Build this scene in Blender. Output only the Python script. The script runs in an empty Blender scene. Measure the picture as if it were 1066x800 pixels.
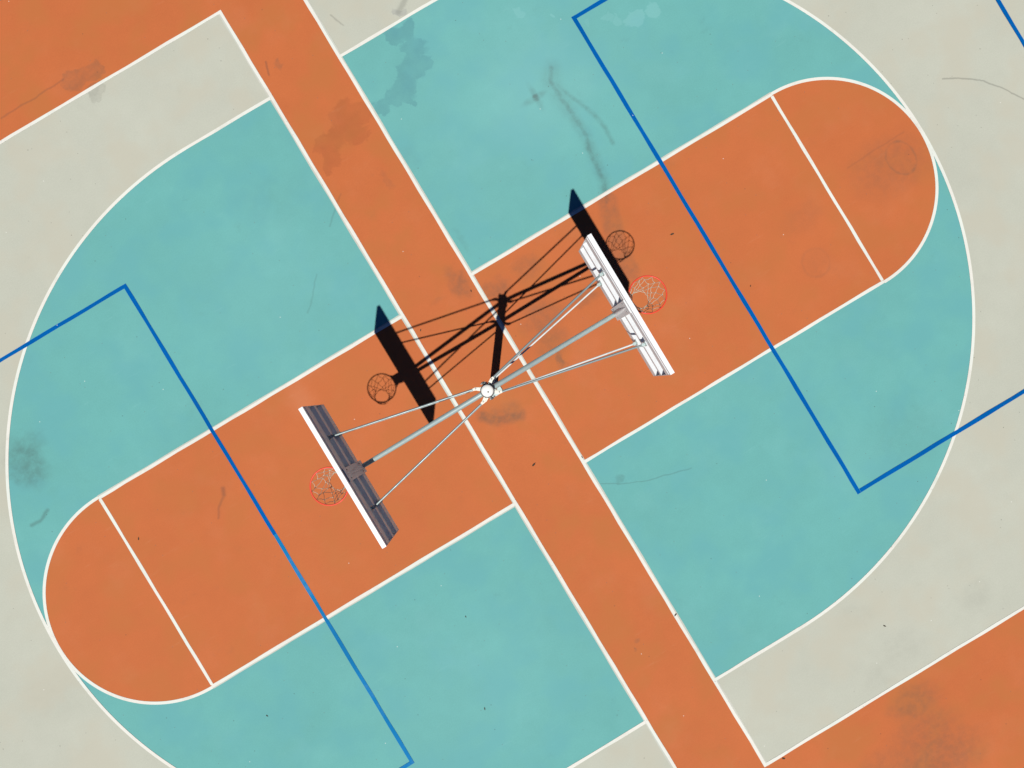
import bpy, math, random
from mathutils import Vector, Matrix
random.seed(7)
PI = math.pi
sc = bpy.context.scene
C = sc.collection

# ------------------------------------------------------------------ helpers
class MB:
    """collects boxes, tubes and sheets, then links them as ONE mesh object"""
    def __init__(s): s.v = []; s.f = []; s.sm = []
    def add(s, vs, fs, smooth=False):
        n = len(s.v); s.v += [tuple(v) for v in vs]
        for f in fs: s.f.append(tuple(i + n for i in f)); s.sm.append(smooth)
    def box(s, a, b):
        x0, y0, z0 = a; x1, y1, z1 = b
        s.add([(x0,y0,z0),(x1,y0,z0),(x1,y1,z0),(x0,y1,z0),(x0,y0,z1),(x1,y0,z1),(x1,y1,z1),(x0,y1,z1)],
              [(0,3,2,1),(4,5,6,7),(0,1,5,4),(1,2,6,5),(2,3,7,6),(3,0,4,7)])
    def prism_y(s, prof, y0, y1):          # closed (x,z) profile swept along y
        n = len(prof)
        vs = [(x, y0, z) for x, z in prof] + [(x, y1, z) for x, z in prof]
        fs = [(i, (i+1) % n, (i+1) % n + n, i + n) for i in range(n)]
        s.add(vs, fs + [tuple(range(n))[::-1], tuple(range(n, 2*n))])
    def prism_z(s, prof, z0, z1, smooth=False):
        n = len(prof)
        vs = [(x, y, z0) for x, y in prof] + [(x, y, z1) for x, y in prof]
        s.add(vs, [(i, (i+1) % n, (i+1) % n + n, i + n) for i in range(n)], smooth)
        s.add(vs, [tuple(range(n))[::-1], tuple(range(n, 2*n))])
    def sheet(s, pts, z): s.add([(x, y, z) for x, y in pts], [tuple(range(len(pts)))])
    def tube(s, pts, r, seg=10, cap=True, closed=False):
        P = [Vector(p) for p in pts]; n = len(P); rs = r if isinstance(r, (list, tuple)) else [r]*n
        rings = []; ref = None
        for i in range(n):
            if closed: d = P[(i+1) % n] - P[i-1]
            else: d = P[min(i+1, n-1)] - P[max(i-1, 0)]
            d.normalize()
            if ref is None: ref = Vector((0,0,1)) if abs(d.z) < .9 else Vector((1,0,0))
            u = (ref - d*ref.dot(d)).normalized(); w = d.cross(u); ref = u
            rings.append([P[i] + (u*math.cos(2*PI*k/seg) + w*math.sin(2*PI*k/seg))*rs[i] for k in range(seg)])
        vs = [v for R_ in rings for v in R_]; fs = []
        for i in range(n if closed else n-1):
            j = (i+1) % n
            for k in range(seg):
                fs.append((i*seg+k, i*seg+(k+1) % seg, j*seg+(k+1) % seg, j*seg+k))
        s.add(vs, fs, True)
        if cap and not closed:
            s.add(rings[0], [tuple(range(seg))[::-1]]); s.add(rings[-1], [tuple(range(seg))])
    def lathe(s, prof, c=(0,0,0), seg=32, smooth=True):
        vs = []
        for r, z in prof: vs += [(c[0]+r*math.cos(2*PI*k/seg), c[1]+r*math.sin(2*PI*k/seg), c[2]+z) for k in range(seg)]
        fs = [(i*seg+k, i*seg+(k+1) % seg, (i+1)*seg+(k+1) % seg, (i+1)*seg+k) for i in range(len(prof)-1) for k in range(seg)]
        s.add(vs, fs, smooth)
    def build(s, name, mat, parent=None, bevel=0):
        me = bpy.data.meshes.new(name); me.from_pydata(s.v, [], s.f); me.update()
        me.polygons.foreach_set('use_smooth', s.sm)
        o = bpy.data.objects.new(name, me); C.objects.link(o)
        if mat: me.materials.append(mat)
        if parent: o.parent = parent
        if bevel:
            m = o.modifiers.new('bevel', 'BEVEL'); m.width = bevel; m.segments = 2; m.limit_method = 'ANGLE'
        return o

def structure(o): o['kind'] = 'structure'; return o
def tag(o, label, cat, group=None):
    o['label'] = label; o['category'] = cat
    if group: o['group'] = group
    return o

# ------------------------------------------------------------------ stains and a painted-in light glow, shared by every painted court surface
def newgroup(name, ins, outs):
    g = bpy.data.node_groups.new(name, 'ShaderNodeTree')
    for n, t in ins: g.interface.new_socket(n, in_out='INPUT', socket_type=t)
    for n, t in outs: g.interface.new_socket(n, in_out='OUTPUT', socket_type=t)
    return g, g.nodes.new('NodeGroupInput'), g.nodes.new('NodeGroupOutput')
F, V, K = 'NodeSocketFloat', 'NodeSocketVector', 'NodeSocketColor'
def math_(g, op, a, b=None, clamp=False):
    n = g.nodes.new('ShaderNodeMath'); n.operation = op; n.use_clamp = clamp
    for i, x in enumerate((a, b)):
        if x is None: continue
        if isinstance(x, (int, float)): n.inputs[i].default_value = x
        else: g.links.new(x, n.inputs[i])
    return n.outputs[0]
def vmath(g, op, a, b=None):
    n = g.nodes.new('ShaderNodeVectorMath'); n.operation = op
    for i, x in enumerate((a, b)):
        if x is None: continue
        if isinstance(x, (tuple, list)): n.inputs[i].default_value = x
        else: g.links.new(x, n.inputs[i])
    return n
def maprange(g, v, a, b, c=0., d=1., smooth=True):
    n = g.nodes.new('ShaderNodeMapRange'); n.interpolation_type = 'SMOOTHSTEP' if smooth else 'LINEAR'
    g.links.new(v, n.inputs['Value'])
    for nm, x in (('From Min', a), ('From Max', b), ('To Min', c), ('To Max', d)):
        if isinstance(x, (int, float)): n.inputs[nm].default_value = x
        else: g.links.new(x, n.inputs[nm])
    return n.outputs[0]
def noise(g, vec, scale, detail=3., rough=.55):
    n = g.nodes.new('ShaderNodeTexNoise'); n.inputs['Scale'].default_value = scale
    n.inputs['Detail'].default_value = detail; n.inputs['Roughness'].default_value = rough
    if vec is not None: g.links.new(vec, n.inputs['Vector'])
    return n
# stroke: a soft capsule from A to A+AB, squashed by Scale
gS, gi, go = newgroup('stain_stroke', [('P', V), ('A', V), ('AB', V), ('Inv', F), ('Squash', V), ('R', F), ('S', F), ('Strength', F), ('Prev', F)], [('Out', F)])
pa = vmath(gS, 'SUBTRACT', gi.outputs['P'], gi.outputs['A']).outputs[0]
dt = vmath(gS, 'DOT_PRODUCT', pa, gi.outputs['AB']).outputs['Value']
t_ = math_(gS, 'MULTIPLY', dt, gi.outputs['Inv'], True)
sca = gS.nodes.new('ShaderNodeVectorMath'); sca.operation = 'SCALE'
gS.links.new(gi.outputs['AB'], sca.inputs[0]); gS.links.new(t_, sca.inputs['Scale'])
dv = vmath(gS, 'SUBTRACT', pa, sca.outputs[0]).outputs[0]
dv = vmath(gS, 'MULTIPLY', dv, gi.outputs['Squash']).outputs[0]
dl = vmath(gS, 'LENGTH', dv).outputs['Value']
lo = math_(gS, 'SUBTRACT', gi.outputs['R'], gi.outputs['S']); hi = math_(gS, 'ADD', gi.outputs['R'], gi.outputs['S'])
mk = maprange(gS, dl, lo, hi, 1., 0.)
mk = math_(gS, 'MULTIPLY', mk, gi.outputs['Strength'])
gS.links.new(math_(gS, 'MAXIMUM', mk, gi.outputs['Prev']), go.inputs[0])

def in_region(region, x, y):
    """is the ground point near the painted area of that name"""
    if region == 'none': return False
    rt = x > 0; ax, ay = abs(x), abs(y); e = .35
    key = .659-e < ax < 8.42+e and ay < 1.83+e
    three = .659-e < ax and ay < 6.08+e and (ax < 2.33 or math.hypot(ax-2.33, y) < 6.08+e)
    if region == 'floor': return ax < .659+e or ay > 7.75-e
    if region[:3] == 'key': return key and rt == (region[-1] == 'a')
    if region[:4] == 'teal': return three and rt == (region[-1] == 'a') and not (ax < 6.2 and ay < 1.83-e)
    return ax > .659-e and ay < 7.75+e and rt == (region[-1] == 'a') and not (ay < 5 and math.hypot(ax-2.33, y) < 6.08-e) and not (ax < 2.3 and ay < 6.08-e)
def make_stains_glow(region):
    gM, gi, go = newgroup('court_stains_glow_'+region, [('Vector', V)], [('Wet', F), ('Dirt', F), ('Light', F), ('Line', F)])
    flat = vmath(gM, 'MULTIPLY', gi.outputs[0], (1, 1, 0)).outputs[0]
    def warp(scale, amp, src, detail=3.):
        n = noise(gM, src, scale, detail, .6)
        c = vmath(gM, 'SUBTRACT', n.outputs['Color'], (.5, .5, .5)).outputs[0]
        c = vmath(gM, 'MULTIPLY', c, (amp, amp, 0)).outputs[0]
        return vmath(gM, 'ADD', src, c).outputs[0]
    PW = warp(20., .07, warp(6., .20, warp(1.6, .45, flat))); PD = warp(9., .12, warp(2.5, .3, flat)); PL = warp(4., .07, flat)
    chain = {'Wet': 0., 'Dirt': 0., 'Light': 0., 'Line': 0.}
    def stroke(ch, P, a, b, r, s, k, squash=(1, 1, 1)):
        if not in_region(region, (a[0]+b[0])/2, (a[1]+b[1])/2): return
        n = gM.nodes.new('ShaderNodeGroup'); n.node_tree = gS
        ab = (b[0]-a[0], b[1]-a[1], 0); l2 = ab[0]**2 + ab[1]**2
        gM.links.new(P, n.inputs['P']); n.inputs['A'].default_value = (a[0], a[1], 0); n.inputs['AB'].default_value = ab
        n.inputs['Inv'].default_value = 1/l2 if l2 > 1e-9 else 0.; n.inputs['Squash'].default_value = squash
        n.inputs['R'].default_value = r; n.inputs['S'].default_value = s; n.inputs['Strength'].default_value = k
        if not isinstance(chain[ch], float): gM.links.new(chain[ch], n.inputs['Prev'])
        chain[ch] = n.outputs[0]
    def blob(ch, P, x, y, rx, ry, k, soft=.5):
        r = max(rx, ry); stroke(ch, P, (x, y), (x, y), r, r*soft, k, (r/rx, r/ry, 1))
    def path(ch, P, pts, r, k, soft=.5):
        for i in range(len(pts)-1):
            stroke(ch, P, pts[i], pts[i+1], r, r*soft, k)
    # the damp patch that runs from the pale court over the teal paint into the orange strip
    for x, y, r in [(1.9,6.22,.06),(1.62,5.91,.16),(1.9,5.89,.14),(1.8,5.57,.18),(1.82,5.25,.12),(1.57,5.28,.21),(1.3,5.06,.20),(1.3,4.82,.08),(1.06,5.06,.15),
                    (.81,5.02,.13),(.66,5.02,.08),(.51,5.08,.17),(.27,5.16,.23),(.12,5.15,.18),(.29,4.79,.15),(.23,4.94,.18),(-.09,4.95,.16),(-.37,4.97,.15),(-.33,4.71,.17),(-.47,4.55,.11)]:
        blob('Wet', PW, x, y, r*1.1, r*1.1, 1., .13)
    # the smear drifting down the teal paint towards the key
    path('Dirt', PL, [(3.61,4.11),(3.49,3.94),(3.48,3.62),(3.51,3.36),(3.53,3.11),(3.51,2.84),(3.45,2.59),(3.41,2.33),(3.39,2.06),(3.31,1.86),(3.26,1.71)], .048, .50, .9)
    path('Dirt', PL, [(3.61,4.11),(3.49,3.94),(3.48,3.62),(3.51,3.36)], .13, .22, .8); path('Dirt', PL, [(3.51,3.36),(3.51,2.84),(3.39,2.06),(3.26,1.71)], .09, .26, .8)
    path('Dirt', PL, [(3.5,3.95),(3.61,3.61),(3.73,3.33),(3.83,3.03),(3.87,2.77),(3.85,2.5)], .035, .34, 1.)
    path('Dirt', PL, [(3.26,1.71),(3.16,1.43),(3.06,1.11),(3.0,.81),(2.98,.5)], .16, .30, .35)
    blob('Dirt', PL, 3.13, 3.82, .06, .06, 1.4, .7); blob('Dirt', PL, 3.13, 3.82, .22, .05, .4, .8); blob('Dirt', PL, 3.13, 3.82, .05, .2, .35, .8)
    for x, y, rx, ry, k in [
            (.41,1.8,.16,.25,.36),(.89,1.42,.24,.18,.32),(.84,2.4,.05,.2,.12),(-.03,1.73,.12,.04,.12),
            (1.32,.59,.34,.28,.27),(1.25,-.13,.06,.15,.42),(1.55,1.45,.24,.18,.22),(2.1,.5,.26,.1,.28),(1.25,.2,.28,.24,.25),
            (7.67,-.22,.66,.44,.20),(5.74,-.97,.24,.22,.10),(5.91,-.21,.34,.22,.10),
            (-7.27,2.96,.30,.42,.42),(-7.09,3.18,.25,.2,.26),(-7.5,2.84,.14,.16,.34),
            (3.34,-8.15,.42,.26,.30),(3.25,-8.67,.55,.32,.26),(3.62,-7.27,.4,.3,.12),(5.16,-7.18,.28,.2,.15),(3.1,-9.2,.8,.45,.32),(2.5,-8.9,.7,.3,.2),(3.26,-6.43,.28,.2,.08),(3.05,-7.5,.25,.25,.10),
            (1.05,-2.39,.06,.06,.28),(-.26,6.5,.04,.08,.3),(-.1,-4.86,.04,.04,.3),(-.23,-4.96,.03,.03,.3),(.82,4.02,.16,.2,.08),(.28,3.91,.05,.17,.14),(-6.0,-4.9,.3,.3,.1),
            (10.2,3.2,.5,.3,.07),(9.6,-2.4,.5,.6,.06),(-8.9,-.6,.5,.4,.06),(-1.5,4.6,.6,.4,.06),(5.5,-4.2,.6,.5,.07),(-5.3,-5.3,.4,.3,.1)]:
        blob('Dirt', PD, x, y, rx, ry, k, .55)
    for x, y, rx, ry, k in [(-3.22,7.98,.25,.21,.27),(-3.03,7.95,.18,.18,.27),(-3.4,8.0,.12,.09,.22),(-3.1,7.62,.17,.11,.34),(-3.18,7.5,.09,.08,.3)]: blob('Dirt', PW, x, y, rx, ry, k, .13)
    path('Dirt', PL, [(-.38,-.30),(-.2,-.49),(.0,-.55),(.17,-.6)], .09, .48, .75); path('Dirt', PL, [(-.22,-.40),(.1,-.48)], .13, .3, .8)
    # old rings left by something round
    ring = math_(gM, 'ABSOLUTE', math_(gM, 'SUBTRACT', vmath(gM, 'LENGTH', vmath(gM, 'MULTIPLY', vmath(gM, 'SUBTRACT', PL, (7.88,-.2,0)).outputs[0], (1,.82,0)).outputs[0]).outputs['Value'], .24))
    ring = maprange(gM, ring, .0, .05, .36, 0.)
    ring2 = math_(gM, 'ABSOLUTE', math_(gM, 'SUBTRACT', vmath(gM, 'LENGTH', vmath(gM, 'SUBTRACT', PL, (5.74,-.97,0)).outputs[0]).outputs['Value'], .23))
    ring2 = maprange(gM, ring2, .0, .05, .13, 0.)
    path('Line', PL, [(9.17,.58),(9.43,.45),(9.75,.19),(10.02,-.16),(10.18,-.43),(10.46,-1.03)], .012, .34, .8)
    path('Line', PL, [(7.02,.12),(7.55,.14),(8.14,.15)], .014, .12, .9)
    path('Line', PL, [(-3.48,8.11),(-4.01,8.09),(-4.43,8.1),(-4.7,8.08)], .014, .25, .9)
    path('Line', PL, [(-7.74,2.02),(-7.58,2.01),(-7.39,2.09)], .028, .34, 1.)
    path('Line', PL, [(-4.71,.9),(-4.75,.8)], .03, .36, 1.); path('Line', PL, [(-4.75,.8),(-4.95,.66),(-5.03,.52)], .02, .25, .9)
    path('Line', PL, [(.7,-2.27),(1.01,-2.46),(1.43,-2.64),(1.79,-2.74),(2.16,-2.84)], .009, .24, .9)
    path('Line', PL, [(-1.54,3.16),(-1.76,2.91),(-2.0,2.68)], .012, .16, .9)
    path('Line', PL, [(-.51,4.1),(-.78,3.89),(-.93,3.74)], .016, .18, .9)
    path('Line', PL, [(-.43,6.64),(-.51,6.42)], .016, .34, .9); path('Line', PL, [(.89,6.75),(.99,6.51)], .012, .26, .9)
    path('Line', PL, [(2.03,6.55),(2.1,6.35),(1.9,6.22)], .05, .25, .7)
    for x, y, rx, ry, k in [(5.21,4.13,.17,.15,.17),(5.53,4.11,.13,.15,.17),(4.86,4.34,.08,.09,.13),(4.99,4.24,.07,.07,.13),(3.63,5.14,.1,.1,.15),(4.11,4.83,.035,.035,.2),(4.53,4.49,.06,.06,.1)]:
        blob('Light', PW, x, y, rx, ry, k, .15)
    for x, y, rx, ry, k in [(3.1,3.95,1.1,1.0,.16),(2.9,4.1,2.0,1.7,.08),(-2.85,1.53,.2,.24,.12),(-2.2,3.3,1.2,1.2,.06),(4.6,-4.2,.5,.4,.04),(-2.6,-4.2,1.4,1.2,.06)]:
        blob('Light', PD, x, y, rx, ry, k, .9)  # broad lighting glow painted into the court colour, plus a pale orange patch
    for q in ('Wet', 'Light', 'Line'):
        if isinstance(chain[q], float): go.inputs[q].default_value = 0.
        else: gM.links.new(chain[q], go.inputs[q])
    if isinstance(chain['Dirt'], float): chain['Dirt'] = math_(gM, 'ADD', 0., 0.)
    dd = math_(gM, 'MAXIMUM', math_(gM, 'MAXIMUM', chain['Dirt'], ring), ring2) if region == 'key_a' else chain['Dirt']
    gM.links.new(dd, go.inputs['Dirt'])
    return gM

def mix(g, fac, a, b, mode='MIX'):
    n = g.nodes.new('ShaderNodeMix'); n.data_type = 'RGBA'; n.blend_type = mode
    for nm, x in ((0, fac), (6, a), (7, b)):
        if isinstance(x, (int, float)): n.inputs[nm].default_value = x
        elif isinstance(x, (tuple, list)): n.inputs[nm].default_value = (*x, 1)
        else: g.links.new(x, n.inputs[nm])
    return n.outputs[2]
def base_mat(name, rough=.6, metal=0., spec=.35):
    m = bpy.data.materials.new(name); m.use_nodes = True
    b = m.node_tree.nodes['Principled BSDF']; b.inputs['Roughness'].default_value = rough
    b.inputs['Metallic'].default_value = metal; b.inputs['Specular IOR Level'].default_value = spec
    return m, m.node_tree, b
def court_paint(name, col, dirt=(.20, .15, .11), wet=.86, light=(.72, .74, .68), var=.06, worn=0., dirtk=1., region='none', drift=None, driftk=.7, scuff=1., spec=.14):
    m, g, b = base_mat(name, .8, 0., spec)
    tc = g.nodes.new('ShaderNodeTexCoord').outputs['Object']
    st = g.nodes.new('ShaderNodeGroup'); st.node_tree = make_stains_glow(region); g.links.new(tc, st.inputs[0])
    n1 = noise(g, tc, .55, 4., .6).outputs[0]; n2 = noise(g, tc, 3.1, 5., .6).outputs[0]; n3 = noise(g, tc, 45., 3., .6).outputs[0]
    v = math_(g, 'ADD', maprange(g, n1, .3, .7, 1-var, 1+var, False), maprange(g, n2, .3, .7, -var*.45, var*.45, False))
    v = math_(g, 'ADD', v, maprange(g, n3, .25, .75, -.045, .045, False))
    cc = g.nodes.new('ShaderNodeVectorMath'); cc.operation = 'SCALE'; cc.inputs[0].default_value = col
    g.links.new(v, cc.inputs['Scale'])
    c = cc.outputs[0]
    # faint hue drift, where coats of paint differ
    n4 = noise(g, tc, 1.3, 3., .5).outputs[0]
    c = mix(g, maprange(g, n4, .42, .68, 0., driftk), c, drift or tuple(min(1, q) for q in (col[0]*.94+.01, col[1]*1.05, col[2]*1.06)))
    n9 = noise(g, tc, .9, 4., .6).outputs[0]
    c = mix(g, maprange(g, n9, .5, .75, 0., .05*scuff), c, light)
    # chalky scuffs and fine streaks
    mp = g.nodes.new('ShaderNodeMapping'); mp.inputs['Scale'].default_value = (1.1, 7., 1.); mp.inputs['Rotation'].default_value = (0, 0, .5); g.links.new(tc, mp.inputs[0])
    n5 = noise(g, mp.outputs[0], 1.6, 6., .65).outputs[0]
    c = mix(g, maprange(g, n5, .60, .80, 0., .10*scuff), c, light)
    n7 = noise(g, tc, 1.9, 6., .7).outputs[0]
    c = mix(g, maprange(g, n7, .60, .78, 0., .13*dirtk), c, dirt)
    c = mix(g, math_(g, 'MULTIPLY', st.outputs['Wet'], maprange(g, n2, .3, .7, (1.-wet)*.6, (1.-wet)*1.25)), c, tuple(q*.12 for q in col[:2])+(col[2]*.35,))
    nd = noise(g, tc, 7., 4., .65).outputs[0]
    dk = math_(g, 'MULTIPLY', st.outputs['Dirt'], maprange(g, nd, .3, .7, .5*dirtk, 1.3*dirtk))
    c = mix(g, dk, c, dirt)
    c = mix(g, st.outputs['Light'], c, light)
    c = mix(g, math_(g, 'MULTIPLY', st.outputs['Line'], dirtk), c, (.05, .05, .045))
    # scattered specks: dark grit and pale chips
    for sc_, th, colr, thr in ((1.1, .016, (.05, .045, .04), .72), (.9, .015, (.75, .75, .7), .72), (3.1, .013, (.12, .11, .10), .86)):
        vo = g.nodes.new('ShaderNodeTexVoronoi'); vo.inputs['Scale'].default_value = sc_; g.links.new(tc, vo.inputs['Vector'])
        vo.voronoi_dimensions = '2D'
        near = maprange(g, vo.outputs['Distance'], th*.5*sc_/1.5, th*sc_/1.5, 1., 0.)
        sp = g.nodes.new('ShaderNodeSeparateColor'); g.links.new(vo.outputs['Color'], sp.inputs[0])
        gate = math_(g, 'GREATER_THAN', sp.outputs[0], thr)
        c = mix(g, math_(g, 'MULTIPLY', math_(g, 'MULTIPLY', near, gate), .55), c, colr)
    if worn:
        n6 = noise(g, tc, 2.2, 6., .7).outputs[0]
        c = mix(g, maprange(g, n6, .50, .72, 0., worn), c, (.40, .37, .30))
        n8 = noise(g, tc, 28., 4., .7).outputs[0]
        c = mix(g, maprange(g, n8, .62, .75, 0., worn*1.2), c, (.34, .30, .24))
    g.links.new(c, b.inputs['Base Color'])
    bp = g.nodes.new('ShaderNodeBump'); bp.inputs['Strength'].default_value = .12; bp.inputs['Distance'].default_value = .002
    g.links.new(noise(g, tc, 160., 2., .6).outputs[0], bp.inputs['Height']); g.links.new(bp.outputs[0], b.inputs['Normal'])
    return m

def orange(r): return court_paint('orange_court_paint', (.448, .124, .041), dirt=(.13, .085, .055), wet=.86, light=(.60, .33, .2), var=.04, region=r, drift=(.415, .131, .040), driftk=.85 if r == 'floor' else .6)
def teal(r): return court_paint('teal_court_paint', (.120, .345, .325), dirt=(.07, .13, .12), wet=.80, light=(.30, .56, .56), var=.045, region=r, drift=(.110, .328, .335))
def pale(r): return court_paint('pale_court_paint', (.415, .425, .355), dirt=(.24, .24, .20), wet=.80, light=(.52, .52, .47), var=.035, region=r, drift=(.425, .41, .33))
FLOOR_PAINT = orange('floor')
WHITE = court_paint('white_line_paint', (.64, .63, .57), dirt=(.30, .25, .2), wet=.9, light=(.66, .66, .62), var=.05, worn=.30, dirtk=.8)
OLDW = court_paint('faded_white_paint', (.46, .46, .40), dirt=(.30, .27, .22), wet=.9, var=.08, worn=.35)
BLUE = court_paint('blue_line_paint', (.0005, .088, .32), dirt=(.04, .08, .2), wet=.9, light=(.05, .2, .45), var=.10, dirtk=.35, scuff=0., driftk=0., spec=.02)
BLUE2 = court_paint('faded_blue_line_paint', (.008, .155, .37), dirt=(.04, .1, .22), wet=.9, light=(.12, .38, .58), var=.14, dirtk=.4, worn=.12, scuff=.4, spec=.02)
ASPH = court_paint('ground_asphalt', (.055, .055, .052), dirt=(.04, .038, .035), light=(.1, .1, .1), var=.12)

def metal(name, col, rough, met, dirt=(.2, .19, .17), k=.35, scale=9.):
    m, g, b = base_mat(name, rough, met, .4)
    tc = g.nodes.new('ShaderNodeTexCoord').outputs['Object']
    n = noise(g, tc, scale, 6., .65).outputs[0]
    c = mix(g, maprange(g, n, .45, .75, 0., k), col, dirt)
    n2 = noise(g, tc, scale*6, 3., .6).outputs[0]
    c = mix(g, maprange(g, n2, .6, .75, 0., k*.6), c, dirt)
    g.links.new(c, b.inputs['Base Color'])
    g.links.new(maprange(g, n, .3, .7, rough*.8, min(1, rough*1.2)), b.inputs['Roughness'])
    return m
GALV = metal('galvanised_steel', (.40, .49, .48), .38, .28, (.26, .31, .30), .5)
GALV2 = metal('less_lit_brace_steel', (.25, .30, .30), .40, .3, (.16, .19, .19), .45)  # upper braces: weaker lighting put into a darker colour
LITB = metal('brighter_lit_brace_steel', (.56, .58, .56), .45, 0., (.3, .3, .28), .35)  # lower braces: stronger lighting put into a paler colour
PAINTW = metal('white_enamel_steel', (.75, .77, .78), .45, 0., (.45, .40, .34), .22)
CAPW = metal('white_cap_paint', (.80, .79, .74), .5, 0., (.42, .38, .3), .3, 22.)
EARW = metal('cream_bracket_paint', (.74, .72, .62), .5, 0., (.35, .3, .22), .35, 30.)
DARKM = metal('shade_dark_collar_steel', (.05, .05, .05), .5, .2, (.1, .06, .04), .4)  # upper collar: the shade under the cap put into its colour
RIMR = metal('orange_red_rim_paint', (.72, .050, .020), .45, 0., (.35, .10, .05), .4, 20.)
STRING = metal('net_cord', (.50, .46, .36), .85, 0., (.3, .26, .2), .5, 30.)
BOLT = metal('bolt_steel', (.30, .30, .29), .4, .6, (.2, .12, .07), .5, 30.)
LEAFM = metal('dry_leaf_brown', (.045, .030, .016), .8, 0., (.02, .015, .01), .6, 40.)

# ------------------------------------------------------------------ the court (x runs along the keys, y along the baselines)
KEY, D, FT, TP, SL, BL, BW = 1.83, .659, 6.5455, 6.085, 7.747, 4.366, 4.634
RC, RR, CC, CR, LW, END = 2.33, 6.085, 6.56, 1.842, .051, 15.0
def sheet(name, pts, z, mat):
    m = MB(); m.sheet(pts, z); return structure(m.build(name, mat))
sheet('ground', [(-250,-250),(250,-250),(250,250),(-250,250)], -.012, ASPH)
sheet('court_floor', [(-19,-13),(19,-13),(19,13),(-19,13)], -.004, FLOOR_PAINT)
def arc(cx, r, a0, a1, n): return [(cx+r*math.cos(a0+(a1-a0)*i/n), r*math.sin(a0+(a1-a0)*i/n)) for i in range(n+1)]
def rot180(p): return [(-x, -y) for x, y in p]
zc = [.0018]
def line(name, pts_out, pts_in=None, mat=WHITE, z=None, flip=False):
    """a painted line as a sheet; pts_out / pts_in are its two edges"""
    if z is None: zc[0] += .0002; z = zc[0]
    m = MB(); a, b = pts_out, pts_in
    if flip: a, b = rot180(a), rot180(b)
    n = len(a); m.add([(x, y, z) for x, y in a] + [(x, y, z) for x, y in b], [(i, i+1, n+i+1, n+i) for i in range(n-1)])
    if m.f:   # normals up
        p = [Vector(m.v[k]) for k in m.f[0]]
        if (p[1]-p[0]).cross(p[2]-p[0]).z < 0: m.f = [f[::-1] for f in m.f]
    return structure(m.build(name, mat))
def bar(name, p, q, w=LW, mat=WHITE, flip=False, z=None, ext=0):
    p, q = Vector(p), Vector(q); d = (q-p).normalized(); nn = Vector((-d.y, d.x))*w/2; p = p-d*ext; q = q+d*ext
    n = max(1, int((q-p).length/.25)); A = []; B = []
    off = random.uniform(0, 9)
    for i in range(n+1):                    # hand-painted edges wander by a few millimetres
        c = p+(q-p)*i/n; j1 = .003*math.sin(i*1.7+off)+random.uniform(-.0015, .0015); j2 = .003*math.sin(i*1.1+off*2)+random.uniform(-.0015, .0015)
        A.append(tuple(c+nn+nn.normalized()*j1)); B.append(tuple(c-nn+nn.normalized()*j2))
    return line(name, A, B, mat, z, flip)
h = LW/2
for fl in (False, True):
    R_ = rot180 if fl else (lambda p: p); zc[0] = .0018
    sheet('half_court', R_([(D,-SL),(END,-SL),(END,SL),(D,SL)]), -.001, pale('pale_b' if fl else 'pale_a'))
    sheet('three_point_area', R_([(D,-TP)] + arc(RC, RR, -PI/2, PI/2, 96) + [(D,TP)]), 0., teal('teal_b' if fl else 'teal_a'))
    sheet('key_area', R_([(D,-KEY)] + arc(CC, KEY, -PI/2, PI/2, 48) + [(D,KEY)]), .001, orange('key_b' if fl else 'key_a'))
    bar('faded_old_line', (D+.022,-SL), (D+.022,SL), mat=OLDW, flip=fl); bar('faded_old_line', (D+h,KEY+.018), (CC,KEY+.018), mat=OLDW, flip=fl)
    bar('faded_old_line', (D+h,-KEY-.018), (CC,-KEY-.018), mat=OLDW, flip=fl) if fl else None
    bar('baseline', (D,-SL-h), (D,SL+h), flip=fl)
    bar('sideline', (D+h,SL), (END,SL), flip=fl); bar('sideline', (D+h,-SL), (END,-SL), flip=fl)
    bar('end_line', (END,-SL), (END,SL), flip=fl)
    bar('key_line', (D+h,KEY), (CC,KEY), flip=fl); bar('key_line', (D+h,-KEY), (CC,-KEY), flip=fl)
    bar('free_throw_line', (FT,-KEY+h), (FT,KEY-h), flip=fl)
    line('free_throw_circle', arc(CC, CR+h, -PI/2, PI/2, 64), arc(CC, CR-h, -PI/2, PI/2, 64), flip=fl)
    bar('three_point_line', (D+h,TP), (RC,TP), flip=fl); bar('three_point_line', (D+h,-TP), (RC,-TP), flip=fl)
    line('three_point_arc', arc(RC, RR+h, -PI/2, PI/2, 128), arc(RC, RR-h, -PI/2, PI/2, 128), flip=fl)
    bm = BLUE2 if fl else BLUE; bw = .068 if not fl else .062
    bar('volleyball_line', (BL,-BW-bw/2), (BL,BW+bw/2), bw, bm if not fl else BLUE, fl, .0054) if not fl else None
    if fl:
        bar('volleyball_line', (BL,-BW-bw/2), (BL,.2), bw, BLUE, True, .0054)       # darker, newer stretch
        bar('volleyball_line', (BL,.2), (BL,BW+bw/2), bw, BLUE2, True, .0054)       # the faded stretch
    bar('volleyball_line', (BL+bw/2,BW), (BL+12.6,BW), bw, bm, fl, .0057); bar('volleyball_line', (BL+bw/2,-BW), (BL+12.6,-BW), bw, BLUE, fl, .0057)
    bar('volleyball_line', (10.66,-BW+bw/2), (10.66,BW-bw/2), bw, BLUE, fl, .0054)

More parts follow.
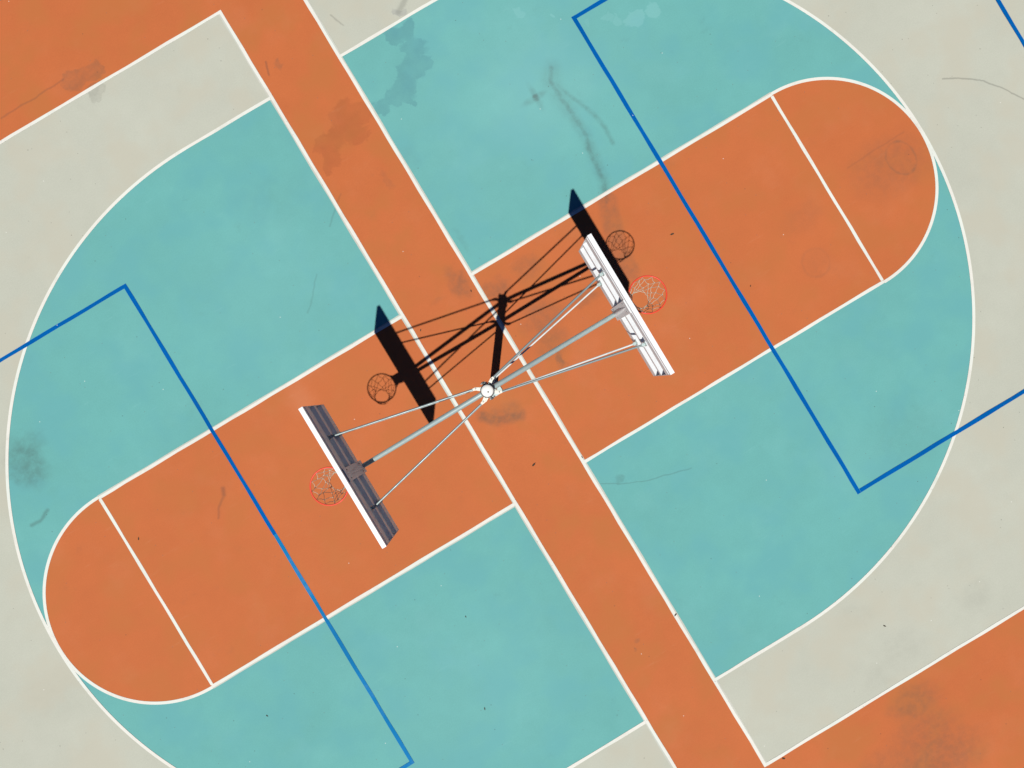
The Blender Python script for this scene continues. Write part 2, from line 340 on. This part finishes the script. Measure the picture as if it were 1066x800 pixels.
# ------------------------------------------------------------------ the double-sided hoop stand
stand = bpy.data.objects.new('basketball_hoop_stand', None); C.objects.link(stand); stand.location = (0,0,0)
tag(stand, 'steel pole carrying two back-to-back basketball backboards with orange rims and white nets', 'basketball hoop')
PT = 3.75
def tubepart(name, pts, r, mat, parent, seg=12): m = MB(); m.tube(pts, r, seg); return m.build(name, mat, parent)
m = MB(); m.lathe([(.0,.02),(.068,.02),(.068,PT-.02),(0,PT-.02)]); pole = m.build('pole', GALV, stand)
m = MB(); m.prism_z([(.16*math.cos(PI/4+k*PI/2)*1.1, .16*math.sin(PI/4+k*PI/2)*1.1) for k in range(4)], .021, .036); m.build('base_plate', GALV, pole, .003)
for k in range(4):
    m = MB(); x, y = .105*(1 if k % 2 else -1), .105*(1 if k//2 else -1); m.lathe([(0,.075),(.009,.075),(.009,.05),(.018,.05),(.018,.0365),(0,.0365)], (x,y,0), 10, False); m.build('bolt', BOLT, pole)
m = MB(); m.lathe([(.0,PT+.022),(.02,PT+.0215),(.045,PT+.016),(.062,PT+.008),(.0715,PT-.004),(.0725,PT-.03),(.0695,PT-.03)], seg=48); cap = m.build('cap', CAPW, pole)
m = MB(); m.lathe([(0,PT+.034),(.008,PT+.033),(.010,PT+.03),(.010,PT+.018)], (.0,-.02,0), 12); m.build('bolt', BOLT, cap)
for zt in (3.66, 2.74):                              # two clamping collars
    m = MB(); m.lathe([(.069,zt-.07),(.083,zt-.07),(.083,zt+.045),(.069,zt+.045)], seg=40, smooth=False)
    for s in (-1, 1): m.box((-.012, min(s*.083, s*.118), zt-.06), (.012, max(s*.083, s*.118), zt+.035))
    col = m.build('collar', GALV if zt < 3 else DARKM, stand, .003)
    for s in (-1, 1):
        mb = MB(); mb.tube([(-.03, s*.103, zt-.012), (.03, s*.103, zt-.012)], .009, 8); mb.build('bolt', BOLT, col)
    for sx in (-1, 1):
        for sy in (-1, 1):
            e = Vector((sx*.108, sy*.088, zt)); d = Vector((sx*1.74, sy*.40, 0)).normalized(); n_ = Vector((-d.y, d.x, 0))
            i_ = Vector((sx*.062, sy*.055, zt))
            m = MB(); vs = []
            for c_, w_ in ((i_, .024), (e, .019), (e+d*.035, .014)):
                for q in (1, -1): vs.append(c_+n_*w_*q+Vector((0,0,.018))); vs.append(c_+n_*w_*q-Vector((0,0,.018)))
            fs = []
            for k in range(2):
                o = 4*k; fs += [(o,o+4,o+6,o+2),(o+1,o+3,o+7,o+5),(o,o+1,o+5,o+4),(o+2,o+6,o+7,o+3)]
            m.add(vs, fs + [(0,2,3,1),(8,9,11,10)]); m.build('ear', EARW, col, .003)
            mb = MB(); mb.tube([e+Vector((0,0,.017)), e+Vector((0,0,.03))], .010, 6); mb.build('bolt', BOLT, col)

# one side, looking towards +x; the other is the same turned half way round
WB, ZB, ZT, XF = .912, 2.85, 3.915, 1.918
def side(rz, bl):
    parts = []
    def add(o): parts.append(o); return o
    add(tubepart('arm', [(.075,0,3.60),(.25,0,3.555),(1.825,0,3.01)], .030, GALV, stand, 16))
    add(tubepart('arm', [(.075,0,2.78),(1.825,0,2.84)], .030, GALV, stand, 16))
    for sy in (-1, 1):
        for z0, z1, ye, bmat in ((3.665, 3.60, .48, GALV2), (2.745, 3.15, .48 if rz else (.415 if sy > 0 else .435), LITB)):
            a = Vector((.135, sy*.096, z0)); b = Vector((1.835, sy*ye, z1)); d = (b-a).normalized()
            br = add(tubepart('brace', [a, b], .0138 if bmat is GALV2 else .0115, bmat, stand, 10))
            m = MB(); m.box((1.815, sy*ye-.019, z1-.022), (1.856, sy*ye+.019, z1+.02)); m.box((1.856, sy*ye-.03, z1-.05), (1.8625, sy*ye+.03, z1+.05)); m.build('end_bracket', GALV, br, .002)
    # backboard: folded steel sheet with three swaged ribs on the back
    m = MB(); m.box((XF-.014, -WB, ZB), (XF, WB, ZT-.016)); m.box((XF-.053, -WB, ZT-.016), (XF, WB, ZT)); m.box((XF-.053, -WB, ZT-.05), (XF-.047, WB, ZT-.016))
    bd = add(m.build('backboard', PAINTW, stand)); bd['label'] = bl
    xs, xw = XF-.014, XF-.054
    for z1, z2, z3, z4 in ((3.87, 3.83, 3.70, 3.66), (3.50, 3.455, 3.39, 3.35), (3.18, 3.135, 2.98, 2.93)):
        m = MB(); m.prism_y([(xs-.0005, z1), (xw, z2), (xw, z3), (xs-.0005, z4)], -WB+.004, WB-.004); m.build('rib', PAINTW, bd)
    for q in (-1, 1):                                   # end plates close the swages
        m = MB(); m.prism_y([(XF, ZB), (XF, ZT-.002), (XF-.0528, ZT-.002), (XF-.0535, ZT-.07), (XF-.0545, 2.975), (XF-.016, 2.915), (XF-.016, ZB)], min(q*(WB-.001), q*(WB+.003)), max(q*(WB-.001), q*(WB+.003))); m.build('edge_flange', PAINTW, bd)
    m = MB(); m.box((1.852, -.085, 2.88), (1.8625, .085, 3.845)); m.tube([(1.850,0,2.92),(1.850,0,3.45),(1.853,0,3.82)], [.026,.024,.002], 14)
    add(m.build('mounting_plate', PAINTW, stand, .003))
    for zz in (3.05, 3.72):
        for yy in (-.055, .055):
            mb = MB(); mb.tube([(1.853,yy,zz),(1.845,yy,zz)], .009, 6); mb.build('bolt', BOLT, parts[-1])
    # rim
    RX, RZ, RRm = 2.3255, 3.005, .2365
    n = 56; ringp = [(RX+RRm*math.cos(2*PI*k/n), RRm*math.sin(2*PI*k/n), RZ) for k in range(n)]
    m = MB(); m.tube(ringp, .0092, 10, closed=True); rim = add(m.build('rim', RIMR, stand))
    m = MB(); m.box((XF+.001, -.09, RZ-.10), (XF+.008, .09, RZ+.012)); m.box((XF+.008, -.085, RZ-.006), (2.105, .085, RZ+.001))
    for s in (-1, 1):
        m.tube([(XF+.01, s*.075, RZ-.085), (2.04, s*.072, RZ-.02), (2.135, s*.125, RZ-.004)], .008, 8)
    m.build('rim_bracket', RIMR, rim)
    for k in range(12):                                # net hooks under the ring
        a = 2*PI*(k+.5)/12; c, s = math.cos(a), math.sin(a)
        m = MB(); m.tube([(RX+(RRm-.006)*c, (RRm-.006)*s, RZ-.006), (RX+(RRm+.004)*c, (RRm+.004)*s, RZ-.024), (RX+(RRm-.012)*c, (RRm-.012)*s, RZ-.022)], .0028, 5)
        m.build('net_hook', RIMR, rim)
    rows = [(.230,-.018),(.205,-.115),(.170,-.21),(.138,-.295),(.122,-.365),(.120,-.41)]
    rnd = random.Random(3 if rz == 0 else 5); P = []
    for r, (rr, z) in enumerate(rows):
        P.append([])
        for k in range(12):
            a = 2*PI*(k+.5+(.5 if r % 2 else 0))/12 + (rnd.uniform(-.17,.17) if r else 0)
            q = rr*(1+(rnd.uniform(-.07,.07) if r else 0))
            P[r].append(Vector((RX-.006*r+q*math.cos(a), q*math.sin(a), RZ+z+(rnd.uniform(-.016,.016) if r else 0))))
    m = MB(); cr = .0032
    for r in range(len(rows)-1):
        for k in range(12):
            for kk in ((k, k-1) if r % 2 == 0 else (k, (k+1) % 12)):
                a, b = P[r][k], P[r+1][kk]; mid = (a+b)/2 - Vector((0,0,.008)) + Vector(((RX-(a.x+b.x)/2)*.05, -(a.y+b.y)/2*.05, 0))
                m.tube([a, mid, b], cr, 5)
    for k in range(12):
        for r in range(1, len(rows)): m.tube([P[r][k]-Vector((0,0,.008)), P[r][k]+Vector((0,0,.008))], .0055, 6)     # knots
        a, b = P[-1][k], P[-1][(k+1) % 12]; m.tube([a, (a+b)/2-Vector((0,0,.03)), b], cr, 5)
    m.build('net', STRING, rim)
    for o in parts: o.rotation_euler = (0, 0, rz)
side(0., 'backboard with its ribbed white back lit by the sun')
side(PI, 'backboard with its ribbed back in shade')

# ------------------------------------------------------------------ bits of dry leaf blown over the court
SPOTS = [(3.91,.68),(4.59,-.74),(-.07,-1.43),(.69,-1.74),(.67,-4.81),(3.58,-6.79),(.98,-7.81),(-2.87,-4.5),(-6.03,-2.72),(-.53,1.47),(.53,1.6),(-6.34,.91),(-2.35,-3.02)]
SIZE = [.030,.016,.032,.018,.026,.022,.024,.020,.018,.018,.020,.022,.016]
leaf0 = None
for i, ((x, y), s) in enumerate(zip(SPOTS, SIZE)):
    if leaf0 is None:
        m = MB(); top = []; bot = []; n = 8
        for k in range(n+1):
            t = k/n; w = .55*math.sin(PI*t)**.8*(1+.25*math.sin(9*t)); xx = (t-.5)*2.2
            top.append((xx, w, .35*w+.25*t*t)); bot.append((xx, -w*.8, .22*w+.25*t*t))
        midr = [((k/n-.5)*2.2, .06*math.sin(5*k/n), .25*(k/n)**2+.02) for k in range(n+1)]
        m.add(midr+top, [(k, k+1, n+1+k+1, n+1+k) for k in range(n)]); m.add(bot+midr, [(k, k+1, n+1+k+1, n+1+k) for k in range(n)])
        m.tube([midr[0], (-1.5, .1, .25)], .05, 5)
        leaf = leaf0 = m.build('dry_leaf', LEAFM)
    else:
        leaf = leaf0.copy(); C.objects.link(leaf)
    leaf.location = (x, y, -.0005 if abs(x) < D else .0025); leaf.rotation_euler = (0, 0, random.uniform(0, 6.28)); leaf.scale = (s, s, s)
    tag(leaf, 'tiny dark dry leaf fragment lying on the painted court', 'leaf', 'dry leaf fragments scattered over the court')

# ------------------------------------------------------------------ daylight
SD = Vector((-.2469, -.3252, 1)).normalized()      # towards the sun
el = math.asin(SD.z)
w = bpy.data.worlds.new('World'); sc.world = w; w.use_nodes = True
nt = w.node_tree; bg = nt.nodes['Background']
sky = nt.nodes.new('ShaderNodeTexSky'); sky.sky_type = 'NISHITA'; sky.sun_disc = False
sky.sun_elevation = el; sky.sun_rotation = math.atan2(SD.x, SD.y); sky.air_density = 1.; sky.dust_density = .3; sky.ozone_density = 1.5
tint = nt.nodes.new('ShaderNodeMix'); tint.data_type = 'RGBA'; tint.blend_type = 'MULTIPLY'; tint.inputs[0].default_value = 1.; tint.inputs[7].default_value = (.40, .74, 1.5, 1)
nt.links.new(sky.outputs[0], tint.inputs[6]); nt.links.new(tint.outputs[2], bg.inputs[0]); bg.inputs[1].default_value = .018
ld = bpy.data.lights.new('sun', 'SUN'); ld.energy = 4.85; ld.angle = math.radians(.5); ld.color = (1., .975, .925)
lo_ = bpy.data.objects.new('sun', ld); C.objects.link(lo_); lo_.rotation_euler = SD.to_track_quat('Z', 'Y').to_euler(); lo_.location = SD*20

# ------------------------------------------------------------------ camera: a drone hovering almost straight above the pole
RM = Matrix(((0.8569047700596627, -0.5154084743558942, 0.00826556780421791), (0.5154058989055258, 0.8569422294870506, 0.0026028244562850264), (-0.008424631884152956, 0.0020297497118789178, 0.999962452141941)))
cam = bpy.data.cameras.new('camera'); co = bpy.data.objects.new('camera', cam); C.objects.link(co)
co.matrix_world = Matrix.Translation((.21357, -.063876, 11.932273)) @ RM.transposed().to_4x4()
cam.sensor_width = 36; cam.lens = 742.536/1066*36; cam.clip_start = .1; cam.clip_end = 600
sc.camera = co
sc.view_settings.view_transform = 'Standard'; sc.view_settings.look = 'None'; sc.view_settings.exposure = 0; sc.view_settings.gamma = 1
sc.cycles.max_bounces = 3; sc.cycles.diffuse_bounces = 2; sc.cycles.glossy_bounces = 2
